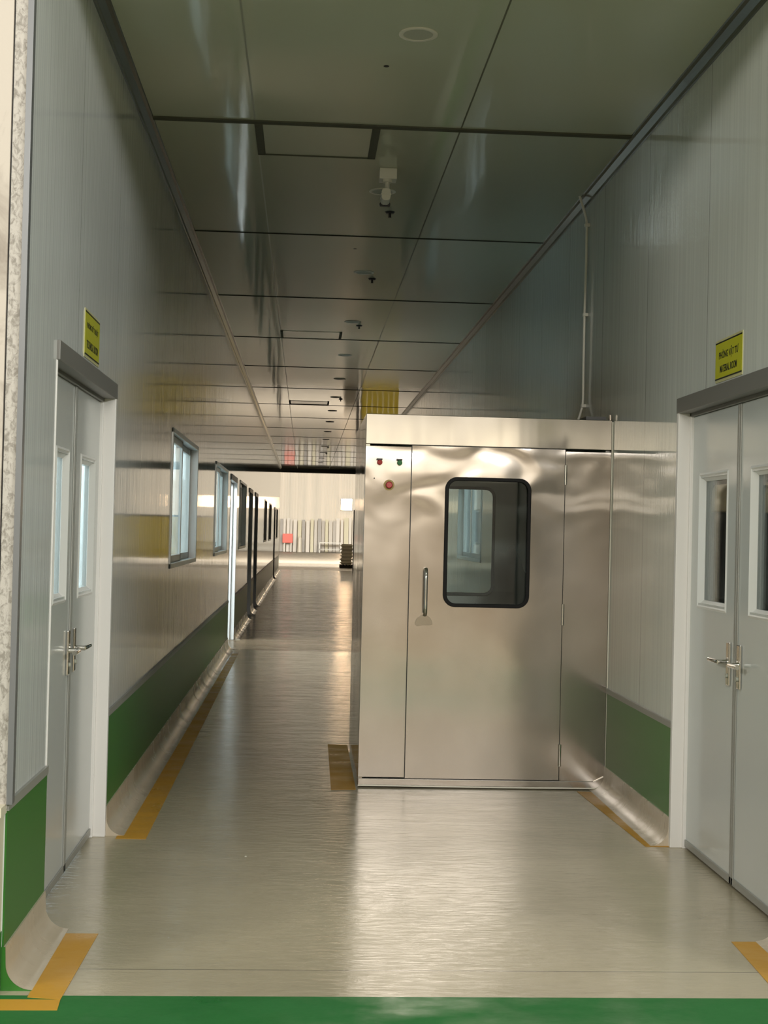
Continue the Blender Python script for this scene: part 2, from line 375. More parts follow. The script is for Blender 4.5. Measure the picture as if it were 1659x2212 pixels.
# the hall behind the camera
M_HALL = simple('pale hall wall', (0.62, 0.58, 0.50), 0.6)
M_HALLROOF = simple('dark hall roof', (0.20, 0.21, 0.19), 0.7)
bm = bmesh.new(); box(bm, -12.1, -12, -20, 4.5, 0, HALL_Z + 0.1); struct('wall_hall_left', bm, M_HALL)
bm = bmesh.new(); box(bm, 12, 12.1, -20, 4.5, 0, HALL_Z + 0.1); struct('wall_hall_right', bm, M_HALL)
bm = bmesh.new(); box(bm, -12, 12, -20.1, -20, 0, 3.0); struct('wall_hall_back', bm, M_HALL)
bm = bmesh.new(); box(bm, -12, 12, -20.1, -20, 3.0, HALL_Z + 0.1); struct('wall_hall_back_upper', bm, simple('grey hall cladding', (0.22, 0.22, 0.20), 0.6))
bm = bmesh.new(); box(bm, -12, 12, -20, 4.5, HALL_Z, HALL_Z + 0.1); struct('ceiling_hall', bm, M_HALLROOF)
M_GLOWSTRIP = simple('added glowing strip', (0.9, 0.85, 0.7), 0.6, emis=(1.0, 0.92, 0.68), estr=1.3)
for i, (a, b) in enumerate(((-7.5, -3.2), (-1.6, 2.7), (4.3, 8.6))):  # unseen glowing strips, added to be mirrored in the cabin front
    bm = bmesh.new(); box(bm, a, b, -20.0, -19.95, 2.9, 3.9); o = struct('window_%d' % (20 + i), bm, M_GLOWSTRIP)

# green skirting band, its aluminium top strip and the epoxy cove, between the doors
def runs(a, b, doors):
    out = []; s = a
    for d0, d1 in doors:
        out.append((s, d0)); s = d1
    out.append((s, b)); return [r for r in out if r[1] - r[0] > 0.05]
def cove_pts(x, sgn, zt=0.14, w=0.10):
    pts = [(x, 0.0), (x, zt), (x + sgn * 0.012, zt)]
    for i in range(0, 11):
        a = i / 10 * PI / 2
        pts.append((x + sgn * (w - (w - 0.014) * math.cos(a)), 0.085 - 0.083 * math.sin(a)))
    pts.append((x + sgn * w, 0.0))
    return pts
for (x, sgn, doors, end, sl) in ((XL, 1, LDOORS, YE, 'left'), (XR, -1, RDOORS, 27.5, 'right')):
    g = bmesh.new(); t = bmesh.new(); c = bmesh.new()
    for a, b in runs(Y0, end, doors):
        box(g, min(x, x + sgn * 0.006), max(x, x + sgn * 0.006), a, b, 0.13, 0.575)
        box(t, min(x, x + sgn * 0.011), max(x, x + sgn * 0.011), a, b, 0.575, 0.605)
        prism(c, cove_pts(x, sgn), 'y', a, b)
    struct('baseboard_' + sl, g, M_GREENBAND); struct('trim_8' if sgn > 0 else 'trim_9', t, M_ALU)
    struct('trim_10' if sgn > 0 else 'trim_11', c, M_COVE, smooth=True)
bm = bmesh.new(); prism(bm, cove_pts(XL, 1), 'y', Y0 - 0.004, Y0 - 0.0005); prism(bm, cove_pts(XR, -1), 'y', Y0 - 0.004, Y0 - 0.0005); struct('trim_18', bm, M_GREENBAND)
# angle trim between wall and ceiling
for (x, s, e, nm) in ((XL, 1, YE, 'trim_12'), (XR, -1, 27.5, 'trim_13')):
    bm = bmesh.new()
    pts = [(x, ZC), (x + s * 0.055, ZC), (x + s * 0.050, ZC - 0.006), (x + s * 0.034, ZC - 0.010), (x + s * 0.010, ZC - 0.034), (x + s * 0.006, ZC - 0.050), (x, ZC - 0.055)]
    prism(bm, pts, 'y', Y0, e); struct(nm, bm, M_DARKALU)
# first ceiling T bar and the access panel frames
bm = bmesh.new(); box(bm, XL + 0.05, XR - 0.05, 7.505, 7.56, ZC - 0.008, ZC); M_MATTDARK = simple('matt dark ceiling bar', (0.085, 0.085, 0.06), 0.65, spec=0.2); struct('trim_14', bm, M_MATTDARK)
def hatch(y0, y1, w, label):
    t = thing('ceiling_access_panel', (0.02, (y0 + y1) / 2, ZC), label, 'access panel', 'ceiling access panels')
    bm = bmesh.new()
    box(bm, -0.335, -0.335 + w, y0, y1, ZC - 0.010, ZC); box(bm, 0.365 - w, 0.365, y0, y1, ZC - 0.010, ZC)
    box(bm, -0.335, 0.365, y1 - 0.015, y1, ZC - 0.010, ZC)
    obj('frame', bm, M_MATTDARK, t)
    B('panel', M_CEILP, t, (-0.335 + w, 0.365 - w, y0, y1 - 0.015, ZC - 0.005, ZC))
M_CEILP = simple('white ceiling hatch panel', (0.45, 0.475, 0.37), 0.14, 0, 0.7)
hatch(7.56, 8.17, 0.045, 'square ceiling hatch edged in dark trim, nearest to the camera')
hatch(15.42, 15.98, 0.03, 'thin-edged square ceiling hatch midway down the corridor')
hatch(23.75, 24.30, 0.03, 'small far ceiling hatch level with the top of the steel cabin')

# thin joint strips between the ceiling sheets
bm = bmesh.new(); y_ = 7.545 + 2.82
while y_ < YE - 0.5:
    box(bm, XL + 0.05, XR - 0.05, y_ - 0.008, y_ + 0.008, ZC - 0.005, ZC); y_ += 2.82
struct('trim_17', bm, simple('dark ceiling joint', (0.035, 0.035, 0.025), 0.7, spec=0.1))
# header beam and the far end
bm = bmesh.new(); box(bm, XL - 0.1, 7.5, YE - 0.05, YE + 0.25, 3.61, 3.87); struct('trim_15', bm, simple('dark steel header beam', (0.05, 0.05, 0.045), 0.4))
bm = bmesh.new(); box(bm, XL - 0.06, XL, YE - 0.06, YE + 0.1, 0, 3.62); box(bm, XR - 0.02, XR + 0.05, YE - 0.06, YE + 0.1, 0.9, 3.62); struct('trim_16', bm, M_ALUBRIGHT)

def corr_mat():
    mt, nt, b = nodes('pale corrugated end wall')
    n = noise(nt, coords(nt, (2.2, 1, 0.05)), 1.0, 3.0, 0.6)
    c = mixc(nt, ramp(nt, n, [(0.3, (0, 0, 0)), (0.7, (1, 1, 1))]), (0.62, 0.60, 0.53), (0.76, 0.71, 0.62))
    nt.links.new(c, b.inputs['Base Color']); b.inputs['Roughness'].default_value = 0.5
    wv = N(nt, 'ShaderNodeTexWave', wave_type='BANDS', bands_direction='X'); nt.links.new(coords(nt, (1, 1, 1)), wv.inputs['Vector']); wv.inputs['Scale'].default_value = 1.6
    bump(nt, b, wv.outputs['Fac'], 0.5, 0.04); return mt
M_CORR = corr_mat()
M_FHW = simple('far hall wall', (0.66, 0.60, 0.50), 0.6)
bm = bmesh.new(); box(bm, -14, 18, 97, 97.2, 0, 9); struct('wall_far_end', bm, M_CORR)
bm = bmesh.new(); box(bm, -14.1, -14, 50, 97, 0, 9); struct('wall_far_left', bm, M_FHW)
bm = bmesh.new(); box(bm, 18, 18.1, 50, 97, 0, 9); struct('wall_far_right', bm, M_FHW)
bm = bmesh.new(); box(bm, -14, 18, 50, 97, 9, 9.1); struct('ceiling_far_hall', bm, M_FHW)
bm = bmesh.new(); box(bm, -14, XL, 50, 50.1, 0, 9); box(bm, XL, 7.5, 50.0, 50.1, 3.87, 9); box(bm, 7.5, 18, 50, 50.1, 0, 9); struct('wall_far_front', bm, M_FHW)
bm = bmesh.new(); box(bm, 7.5, 7.6, 27.5, 50, 0, ZC + 0.1); box(bm, XR + 0.1, 7.6, 27.4, 27.5, 0, ZC + 0.1); struct('wall_side_bay', bm, simple('grey bay wall', (0.22, 0.21, 0.17), 0.5))

# rooms behind the side walls, seen through the panes
def room(name, x0, x1, y0, y1, mat):
    bm = bmesh.new(); t = 0.06
    box(bm, x0, x1, y0, y1, -0.06, 0.0); box(bm, x0, x1, y0, y1, 3.4, 3.46)
    xo = x0 if x0 < 0 and x1 < 0 else x1
    box(bm, min(xo, xo + (t if xo > 0 else -t)), max(xo, xo + (t if xo > 0 else -t)), y0, y1, 0, 3.4)
    box(bm, x0, x1, y0 - t, y0, 0, 3.4); box(bm, x0, x1, y1, y1 + t, 0, 3.4)
    return struct(name, bm, mat)
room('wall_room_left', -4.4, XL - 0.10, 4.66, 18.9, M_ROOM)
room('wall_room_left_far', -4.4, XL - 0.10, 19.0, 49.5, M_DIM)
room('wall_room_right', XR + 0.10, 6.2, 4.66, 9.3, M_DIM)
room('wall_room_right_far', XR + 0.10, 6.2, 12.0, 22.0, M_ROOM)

# ------------------------------------------------------------------ doors (setting, with parts)
def lever_set(parent, x, s, yc, d, lbl=None):
    # x: leaf face, s: direction into the corridor, d: which way the lever points along y
    p = B('handle_plate', M_CHROME, parent, (min(x, x + s * 0.012), max(x, x + s * 0.012), yc - 0.021, yc + 0.021, 0.862, 1.052), bevel=0.004)
    bm = bmesh.new()
    cyl(bm, (x + s * 0.012, yc, 0.965), (x + s * 0.055, yc, 0.965), 0.011, seg=14)
    tube(bm, [(x + s * 0.05, yc, 0.965), (x + s * 0.055, yc + d * 0.02, 0.966), (x + s * 0.055, yc + d * 0.125, 0.966)], 0.010)
    obj('lever', bm, M_CHROME, parent, smooth=True)
    bm = bmesh.new(); cyl(bm, (x + s * 0.012, yc, 0.905), (x + s * 0.020, yc, 0.905), 0.010, seg=14)
    obj('keyhole', bm, M_GREY, parent, smooth=True)
def vision(parent, x, s, y0, y1, z0, z1, gasket, dark=False):
    # raised bevelled frame with a pane
    o = [(y0, z0), (y1, z0), (y1, z1), (y0, z1)]; w = 0.040
    i = [(y0 + w, z0 + w), (y1 - w, z0 + w), (y1 - w, z1 - w), (y0 + w, z1 - w)]
    bm = bmesh.new()
    def V(p, xx): return bm.verts.new((xx, p[0], p[1]))
    A = [V(p, x) for p in o]; mid = [(y0 + 0.010, z0 + 0.010), (y1 - 0.010, z0 + 0.010), (y1 - 0.010, z1 - 0.010), (y0 + 0.010, z1 - 0.010)]
    Bm = [V(p, x + s * 0.005) for p in mid]; Cm = [V(p, x - s * 0.020) for p in i]; D = [V(p, x - s * 0.041) for p in i]
    for L1, L2 in ((A, Bm), (Bm, Cm), (Cm, D)):
        for k in range(4): bm.faces.new((L1[k], L1[(k + 1) % 4], L2[(k + 1) % 4], L2[k]))
    obj('vision_frame', bm, M_ALUBRIGHT, parent)
    B('glass_pane', M_GLASS, parent, (min(x - s * 0.022, x - s * 0.027), max(x - s * 0.022, x - s * 0.027), y0 + w, y1 - w, z0 + w, z1 - w))
    if gasket:
        bm = bmesh.new()
        ou = rrect(y0 + w, y1 - w, z0 + w, z1 - w, 0.002, 8); inn = rrect(y0 + w + 0.018, y1 - w - 0.018, z0 + w + 0.018, z1 - w - 0.018, 0.07, 8)
        ring(bm, ou, inn, 'x', x - s * 0.034, x - s * 0.041)
        obj('rubber_gasket', bm, M_GASKET, parent)
def make_door(n, wallx, s, y0, y1, seam, gasket=False, full=True, opened=False):
    # wallx: wall face; s: +1 left wall (corridor towards +x)
    root = empty('door_%d' % n, (wallx, (y0 + y1) / 2, 0)); root['kind'] = 'structure'
    lx = wallx - s * 0.060      # leaf face
    jw = 0.030
    def bx(xa, xb, *r): return (min(xa, xb), max(xa, xb)) + r
    # jambs: projecting steel frame
    for k, (a, b) in enumerate(((y0 - 0.004, y0 + 0.010), (y1 - jw, y1 + 0.004))):
        B('door_jamb', M_JAMB, root, bx(wallx + s * (0.004 if k == 0 else 0.012), wallx - s * 0.10, a, b, 0.0, ZD), bx(lx + s * 0.015, wallx - s * 0.10, a - 0.0 if k else a, b + (0.018 if k == 0 else 0), 0.0, ZD) if k == 0 else bx(lx + s * 0.015, wallx - s * 0.10, a - 0.018, b, 0.0, ZD), bevel=0.003)
    B('door_head', M_HEAD, root, bx(wallx + s * 0.0135, wallx - s * 0.102, y0 - 0.005, y1 + 0.007, ZD - 0.045, ZD + 0.03), bx(lx + s * 0.015, wallx - s * 0.10, y0, y1, ZD - 0.062, ZD - 0.04), bevel=0.003)
    zt = ZD - 0.064
    yc = (seam if seam else (y0 + y1) / 2)
    for k, (a, b) in enumerate(((y0 + 0.016, yc - 0.002), (yc + 0.002, y1 - jw - 0.004))):
        leaf = None
        vy0, vy1 = (b - 0.435, b - 0.125) if k == 0 else (a + 0.165, a + 0.585)
        if s < 0: vy0, vy1 = (b - 0.585, b - 0.150) if k == 0 else (a + 0.15, a + 0.60)
        vy0 = max(vy0, a + 0.06); vy1 = min(vy1, b - 0.06)
        bm = bmesh.new(); holed(bm, lx, lx - s * 0.04, a, b, 0.012, zt, [(vy0, vy1, 1.20, 1.795)])
        leaf = obj('door_leaf', bm, M_DOOR, root)
        if opened:      # swung inwards, standing beside its jamb
            ya, yb = (y0 + jw, y0 + jw + 0.04) if k == 0 else (y1 - jw - 0.04, y1 - jw)
            bpy.data.objects.remove(leaf)
            B('door_leaf', M_DOOR, root, bx(wallx - s * 0.11, wallx - s * 0.80, ya, yb, 0.012, zt), bevel=0.002)
            continue
        # edge profile and sweep
        ea, eb = (b - 0.022, b) if k == 0 else (a, a + 0.022)
        B('edge_profile', M_ALU, leaf, bx(lx + s * 0.006, lx, ea, eb, 0.012, zt), bevel=0.002)
        B('bottom_sweep', M_ALU, leaf, bx(lx + s * 0.006, lx, a, b, 0.012, 0.045), bevel=0.002)
        if full:
            vision(leaf, lx, s, vy0, vy1, 1.175, 1.818, gasket)
            hy = (b - 0.058) if k == 0 else (a + 0.085)
            lever_set(leaf, lx, s, hy, (1 if s > 0 else 1) if k == 1 else (-1 if s < 0 else -1))
        else:
            vision(leaf, lx, s, vy0, vy1, 1.175, 1.818, False)
    return root
make_door(1, XL, 1, 5.15, 6.70, 5.945)
make_door(2, XR, -1, 5.05, 6.60, 5.835, gasket=True)
for n, (a, b) in enumerate(LDOORS[1:], 3): make_door(n, XL, 1, a, b, None, full=False, opened=(n == 3))

# right room contents: pale ceiling-high bulkhead with a round duct ring, dark cupboard row
tag(B('wall_cabinet', simple('cream cabinet face', (0.62, 0.50, 0.33), 0.3), None, (2.0, 6.1, 9.0, 9.29, 1.69, 1.93), bevel=0.01),
    'cream wall cabinet glimpsed through the panes of the right-hand double door', 'cabinet')

# ------------------------------------------------------------------ windows in the side walls
def make_window(n, wallx, s, y0, y1, z0=ZW0, z1=ZW1):
    root = empty('window_%d' % n, (wallx, (y0 + y1) / 2, z0)); root['kind'] = 'structure'
    def bx(xa, xb, *r): return (min(xa, xb), max(xa, xb)) + r
    xa, xb = wallx + s * 0.008, wallx - s * 0.10; w = 0.035
    bm = bmesh.new()
    for r in ((y0, y0 + w, z0, z1), (y1 - w, y1, z0, z1), (y0, y1, z0, z0 + w), (y0, y1, z1 - w, z1)): box(bm, *bx(xa, xb, *r))
    obj('window_frame', bm, M_ALUBRIGHT, root, bevel=0.003)
    n_s = 2; L = (y1 - y0 - 2 * w) / n_s
    for k in range(n_s):
        a = y0 + w + k * L; b = a + L; xo = wallx - s * (0.025 if k == 0 else 0.055)
        bm = bmesh.new(); ww = 0.05
        for r in ((a, a + ww, z0 + w, z1 - w), (b - ww, b, z0 + w, z1 - w), (a, b, z0 + w, z0 + w + ww), (a, b, z1 - w - ww, z1 - w)): box(bm, *bx(xo, xo - s * 0.025, *r))
        f = obj('sash', bm, M_ALUBRIGHT, root, bevel=0.003)
        B('glass_pane', M_GLASS, f, bx(xo - s * 0.010, xo - s * 0.015, a + ww, b - ww, z0 + w + ww, z1 - w - ww))
for n, (a, b) in enumerate(LWINS, 1): make_window(n, XL, 1, a, b)
for n, (a, b) in enumerate(RWINS, 11): make_window(n, XR, -1, a, b)

# ------------------------------------------------------------------ yellow floor tapes
def tape(pts, label):
    bm = bmesh.new(); prism(bm, pts, 'z', 0.0005, 0.002)
    tag(obj('floor_tape', bm, M_YTAPE), label, 'floor tape', 'yellow floor tapes')
tape([(-0.855, 5.09), (-0.722, 5.09), (-0.735, 4.385), (-0.842, 4.405)], 'yellow tape strip beside the near left cove, up to the left door')
tape([(-1.02, 4.383), (-0.735, 4.383), (-0.728, 4.289), (-1.02, 4.287)], 'yellow tape strip on the green hall floor at the left corner')
tape([(-0.872, 6.636), (-0.727, 6.633), (-0.765, 16.6), (-0.86, 16.6)], 'long yellow tape strip running down the left wall past the left door')
tape([(0.196, 9.634), (0.332, 9.605), (0.332, 7.962), (0.187, 7.949)], 'short yellow tape strip along the left side of the steel cabin')
tape([(1.635, 7.99), (1.735, 7.97), (1.815, 6.585), (1.692, 6.585)], 'yellow tape strip beside the right cove in front of the cabin')
tape([(1.628, 5.042), (1.775, 5.042), (1.76, 4.43), (1.60, 4.43)], 'yellow tape strip at the lower right below the right door')

# ------------------------------------------------------------------ stainless steel cabin (air shower)
CX0, CX1, CY0, CY1, CZ = 0.345, 1.815, 8.05, 9.60, 2.20
DX0, DX1, DZ0, DZ1 = 0.622, 1.535, 0.055, 2.017
cab = thing('air_shower_cabin', ((CX0 + CX1) / 2, CY0, 0), 'stainless steel walk-in cabin with a windowed door, standing against the right wall', 'air shower cabin')
bm = bmesh.new()   # left front post
box(bm, CX0, DX0 - 0.004, CY0, CY0 + 0.03, DZ0 + 0.003, 2.011); obj('front_panel', bm, M_STEEL, cab, bevel=0.002)
bm = bmesh.new()   # right front panel with rounded lower corner
r = 0.075
pts = [(DX1 + 0.004, 2.008), (DX1 + 0.004, DZ0 - 0.005)] + [(CX1 - r + r * math.sin(i / 8 * PI / 2), 0.12 - r * math.cos(i / 8 * PI / 2)) for i in range(9)] + [(CX1, 2.008)]
prism(bm, pts, 'y', CY0, CY0 + 0.03); obj('front_panel', bm, M_STEEL, cab, bevel=0.002)
bm = bmesh.new(); box(bm, CX0, CX1, CY0 - 0.001, CY0 + 0.03, 2.0215, CZ); obj('top_fascia', bm, M_STEELTOP, cab, bevel=0.003)
bm = bmesh.new(); r = 0.07   # bottom rail curls up at the right end
pts = [(CX0, 0.012), (CX1 - r, 0.010)] + [(CX1 - r + r * math.sin(i / 8 * PI / 2), 0.010 + r - r * math.cos(i / 8 * PI / 2)) for i in range(1, 9)] + [(CX1 - 0.004, 0.085), (CX1 - r, 0.050), (CX0, 0.052)]
prism(bm, pts, 'y', CY0 - 0.010, CY0 + 0.03); obj('bottom_rail', bm, M_STEEL, cab, bevel=0.003)
# bright bead along right edge and bottom
bead = [(CX1 + 0.001, CY0 - 0.006, z) for z in (2.19, 1.5, 0.8, 0.13)] + [(CX1 + 0.001 - 0.075 + 0.075 * math.cos(i / 8 * PI / 2), CY0 - 0.008, 0.085 - 0.075 * math.sin(i / 8 * PI / 2)) for i in range(9)] + [(1.2, CY0 - 0.012, 0.008), (CX0, CY0 - 0.012, 0.012)]
bm = bmesh.new(); tube(bm, bead, 0.0042, 8); obj('sealant_bead', bm, simple('white sealant', (0.90, 0.86, 0.74), 0.4), cab, smooth=True)
B('side_panel', M_STEELSIDE, cab, (CX0, CX0 + 0.03, CY0 + 0.031, CY1, 0.01, CZ), bevel=0.003)
B('side_panel', M_STEELIN, cab, (CX1 - 0.03, CX1, CY0 + 0.031, CY1, 0.13, CZ - 0.01))
B('roof_panel', M_STEELIN, cab, (CX0 + 0.03, CX1 - 0.03, CY0 + 0.031, CY1, CZ - 0.10, CZ - 0.005))
B('cabin_floor', M_STEELIN, cab, (CX0 + 0.03, CX1 - 0.03, CY0 + 0.031, CY1 - 0.035, 0.02, 0.05))
B('cable_entry', M_BLACK, cab, (1.66, 1.78, CY0 + 0.02, CY0 + 0.20, CZ, CZ + 0.022))
B('corner_clip', M_STEEL, cab, (1.798, 1.806, CY0 + 0.0, CY0 + 0.03, CZ, CZ + 0.032))
# back wall with opening for the rear door's window
WX0, WX1, WZ0, WZ1 = 0.822, 1.336, 1.068, 1.838
def plate_with_window(bm, x0, x1, z0, z1, ya, yb, rr=0.055):
    inn = rrect(WX0 + 0.012, WX1 - 0.012, WZ0 + 0.012, WZ1 - 0.012, rr, 8)
    n = len(inn)
    def out(p):   # project the inner point to the rectangle border from centre
        cx_, cz_ = (WX0 + WX1) / 2, (WZ0 + WZ1) / 2; dx, dz = p[0] - cx_, p[1] - cz_
        ts = []
        if dx > 1e-9: ts.append((x1 - cx_) / dx)
        if dx < -1e-9: ts.append((x0 - cx_) / dx)
        if dz > 1e-9: ts.append((z1 - cz_) / dz)
        if dz < -1e-9: ts.append((z0 - cz_) / dz)
        t = min(ts); return (cx_ + dx * t, cz_ + dz * t)
    outs = [out(p) for p in inn]
    # snap the nearest points to the corners
    for c in ((x0, z0), (x1, z0), (x0, z1), (x1, z1)):
        k = min(range(n), key=lambda i: (outs[i][0] - c[0]) ** 2 + (outs[i][1] - c[1]) ** 2); outs[k] = c
    ring(bm, outs, inn, 'y', ya, yb)
def gasket(bm, ya, yb):
    ring(bm, rrect(WX0, WX1, WZ0, WZ1, 0.072), rrect(WX0 + 0.022, WX1 - 0.022, WZ0 + 0.022, WZ1 - 0.022, 0.052), 'y', ya, yb)
door = None
bm = bmesh.new(); plate_with_window(bm, DX0, DX1, DZ0, DZ1, CY0 - 0.002, CY0 + 0.035); door = obj('door', bm, M_STEEL, cab)
B('door_rebate', M_BLACK, cab, (DX0 - 0.004, DX0, CY0 + 0.004, CY0 + 0.03, DZ0, DZ1), (DX1, DX1 + 0.004, CY0 + 0.004, CY0 + 0.03, DZ0, DZ1), (DX0, DX1, CY0 + 0.004, CY0 + 0.03, DZ1, 2.0205), (DX0, DX1, CY0 + 0.004, CY0 + 0.03, 0.0515, DZ0))
bm = bmesh.new(); gasket(bm, CY0 - 0.012, CY0 - 0.0005); obj('window_gasket', bm, M_GASKET, door, bevel=0.004)
B('glass_pane', M_GLASS, door, (WX0 + 0.014, WX1 - 0.014, CY0 + 0.006, CY0 + 0.011, WZ0 + 0.014, WZ1 - 0.014))
pts = [(0.712 + 0.052 * math.cos(PI * i / 14) * (1.0 if i else 1.0), 0.962 + 0.056 * math.sin(PI * i / 14)) for i in range(15)] + [(0.675, 0.950), (0.70, 0.957), (0.74, 0.957)]
bm = bmesh.new(); prism(bm, pts, 'y', CY0 - 0.0035, CY0 - 0.0015); obj('pressed_mark', bm, M_STEELTOP, door, bevel=0.001)
bm = bmesh.new(); hx = 0.716
tube(bm, [(hx, CY0 - 0.001, 1.02), (hx, CY0 - 0.035, 1.022), (hx, CY0 - 0.050, 1.04), (hx, CY0 - 0.052, 1.08), (hx, CY0 - 0.052, 1.23), (hx, CY0 - 0.050, 1.272), (hx, CY0 - 0.035, 1.289), (hx, CY0 - 0.001, 1.29)], 0.0115, 14)
obj('handle', bm, M_CHROME, door, smooth=True)
for hz0, hz1 in ((1.807, 1.925), (0.975, 1.099), (0.138, 0.267)):
    bm = bmesh.new(); cyl(bm, (1.539, CY0 - 0.008, hz0), (1.539, CY0 - 0.008, hz1), 0.0085, seg=14)
    for q in (1 / 3, 2 / 3): cyl(bm, (1.539, CY0 - 0.008, hz0 + (hz1 - hz0) * q - 0.001), (1.539, CY0 - 0.008, hz0 + (hz1 - hz0) * q + 0.001), 0.0095, seg=14)
    obj('hinge', bm, M_CHROME, cab, smooth=True)
bm = bmesh.new(); plate_with_window(bm, CX0 + 0.03, CX1 - 0.03, 0.05, CZ - 0.1, CY1 - 0.03, CY1); rear = obj('rear_door', bm, M_STEELIN, cab)
bm = bmesh.new(); gasket(bm, CY1 - 0.042, CY1 - 0.030); obj('window_gasket', bm, simple('grey rubber', (0.10, 0.10, 0.10), 0.3), rear, bevel=0.004)
B('glass_pane', M_GLASS, rear, (WX0 + 0.014, WX1 - 0.014, CY1 - 0.018, CY1 - 0.013, WZ0 + 0.014, WZ1 - 0.014))
# indicator lamps and the stop button
for (bx_, bz_, mt, nm) in ((0.430, 1.914, simple('red lens', (0.45, 0.01, 0.012), 0.2, coat=0.5), 'red'), (0.548, 1.914, simple('green lens', (0.01, 0.20, 0.06), 0.2, coat=0.5), 'green')):
    bm = bmesh.new(); cyl(bm, (bx_, CY0 - 0.001, bz_), (bx_, CY0 - 0.022, bz_ - 0.001), 0.017, 0.015); obj('indicator_lamp', bm, mt, cab, smooth=True, bevel=0.003, label=nm + ' indicator lamp')
    B('lamp_hood', M_BLACK, cab, (bx_ - 0.019, bx_ + 0.015, CY0 - 0.026, CY0, bz_ + 0.013, bz_ + 0.021))
bm = bmesh.new(); cyl(bm, (0.488, CY0, 1.780), (0.488, CY0 - 0.004, 1.780), 0.032, seg=28); obj('button_plate', bm, simple('yellow ring plate', (0.42, 0.29, 0.06), 0.4), cab, smooth=True)
bm = bmesh.new(); cyl(bm, (0.488, CY0 - 0.004, 1.780), (0.488, CY0 - 0.018, 1.780), 0.014, 0.014); cyl(bm, (0.488, CY0 - 0.018, 1.780), (0.488, CY0 - 0.034, 1.780), 0.022, 0.018)
obj('stop_button', bm, simple('red button', (0.60, 0.05, 0.05), 0.3), cab, smooth=True, bevel=0.003, label='red mushroom stop button')
bm = bmesh.new(); cyl(bm, (0.400, CY0, 1.818), (0.400, CY0 - 0.002, 1.818), 0.004, seg=10); obj('screw_hole', bm, M_BLACK, cab)

# ------------------------------------------------------------------ white conduit on the right wall
con = thing('conduit_pipe', (1.80, 8.86, 2.25), 'thin white conduit running down the right wall from ceiling to steel cabin', 'conduit')
bm = bmesh.new()
tube(bm, [(1.755, 8.905, ZC + 0.01), (1.775, 8.885, 3.68), (1.795, 8.865, 3.60), (1.800, 8.86, 3.56), (1.800, 8.855, 3.3), (1.797, 8.86, 2.96), (1.798, 8.862, 2.6), (1.800, 8.862, 2.42), (1.797, 8.86, 2.36), (1.778, 8.86, 2.29), (1.745, 8.86, 2.20)], 0.0085, 10)
obj('pipe', bm, M_PVC, con, smooth=True)
for z in (3.55, 2.96, 2.36):
    B('pipe_clip', M_PVC, con, (1.786, 1.82, 8.845, 8.878, z - 0.011, z + 0.011), bevel=0.003)

# ------------------------------------------------------------------ ceiling things
def make_light():
    t = thing('ceiling_light', (0.455, 6.11, ZC), '', 'ceiling light', 'round ceiling lights in a line')
    bm = bmesh.new(); n = 40
    prof = [(0.088, 0.0), (0.088, -0.004), (0.080, -0.007), (0.068, -0.005), (0.066, 0.0)]
    rings = [[bm.verts.new((0.455 + r_ * math.cos(2 * PI * k / n), 6.11 + r_ * math.sin(2 * PI * k / n), ZC + z_)) for k in range(n)] for r_, z_ in prof]
    for a, b in zip(rings, rings[1:]):
        for k in range(n): bm.faces.new((a[k], a[(k + 1) % n], b[(k + 1) % n], b[k]))
    obj('rim', bm, M_PVC, t, smooth=True)
    bm = bmesh.new(); cyl(bm, (0.455, 6.11, ZC), (0.455, 6.11, ZC - 0.003), 0.0665, seg=40); obj('diffuser', bm, M_GREY, t)
    return t
def copy_tree(o, parent=None):
    inv = o.matrix_parent_inverse.copy(); c = o.copy(); COL.objects.link(c)
    if parent: c.parent = parent; c.matrix_parent_inverse = inv
    for ch in list(o.children): copy_tree(ch, c)
    return c
lt = make_light()
lys = [6.11, 8.97, 11.80, 14.61, 17.40, 20.12, 22.9, 25.5, 28.1, 30.9, 33.5, 36.3, 39.2, 42.2, 45.1]
ordn = ['nearest round unlit downlight, alone at the top of the ceiling', 'round unlit downlight half hidden behind the ceiling-mounted security camera',
        'third round downlight from the camera, just before a black sprinkler', 'fourth round downlight, level with the second ceiling hatch',
        'fifth round downlight from the near end of the ceiling', 'sixth round downlight from the near end of the ceiling',
        'seventh round downlight, right before a far sprinkler', 'eighth round downlight from the near end of the ceiling', 'ninth round downlight from the near end of the ceiling',
        'tenth round downlight from the near end of the ceiling', 'eleventh round downlight from the near end of the ceiling', 'twelfth round downlight, before a far sprinkler',
        'thirteenth round downlight, before the farthest sprinkler', 'second last tiny round downlight before the far beam', 'last tiny round downlight before the far beam']
for i, y in enumerate(lys):
    o = lt if i == 0 else copy_tree(lt)
    o.location = (0.455, y, ZC); o['label'] = ordn[i]
def make_sprinkler():
    t = thing('sprinkler', (0.54, 9.54, ZC), '', 'sprinkler', 'black sprinkler heads on the ceiling')
    bm = bmesh.new(); cyl(bm, (0.54, 9.54, ZC), (0.54, 9.54, ZC - 0.012), 0.036, 0.026, seg=24); obj('escutcheon', bm, M_BLACK, t, smooth=True)
    bm = bmesh.new(); cyl(bm, (0.54, 9.54, ZC - 0.012), (0.54, 9.54, ZC - 0.036), 0.009); cyl(bm, (0.54, 9.54, ZC - 0.036), (0.54, 9.54, ZC - 0.040), 0.011, 0.011); obj('head', bm, M_BLACK, t, smooth=True)
    return t
sp = make_sprinkler()
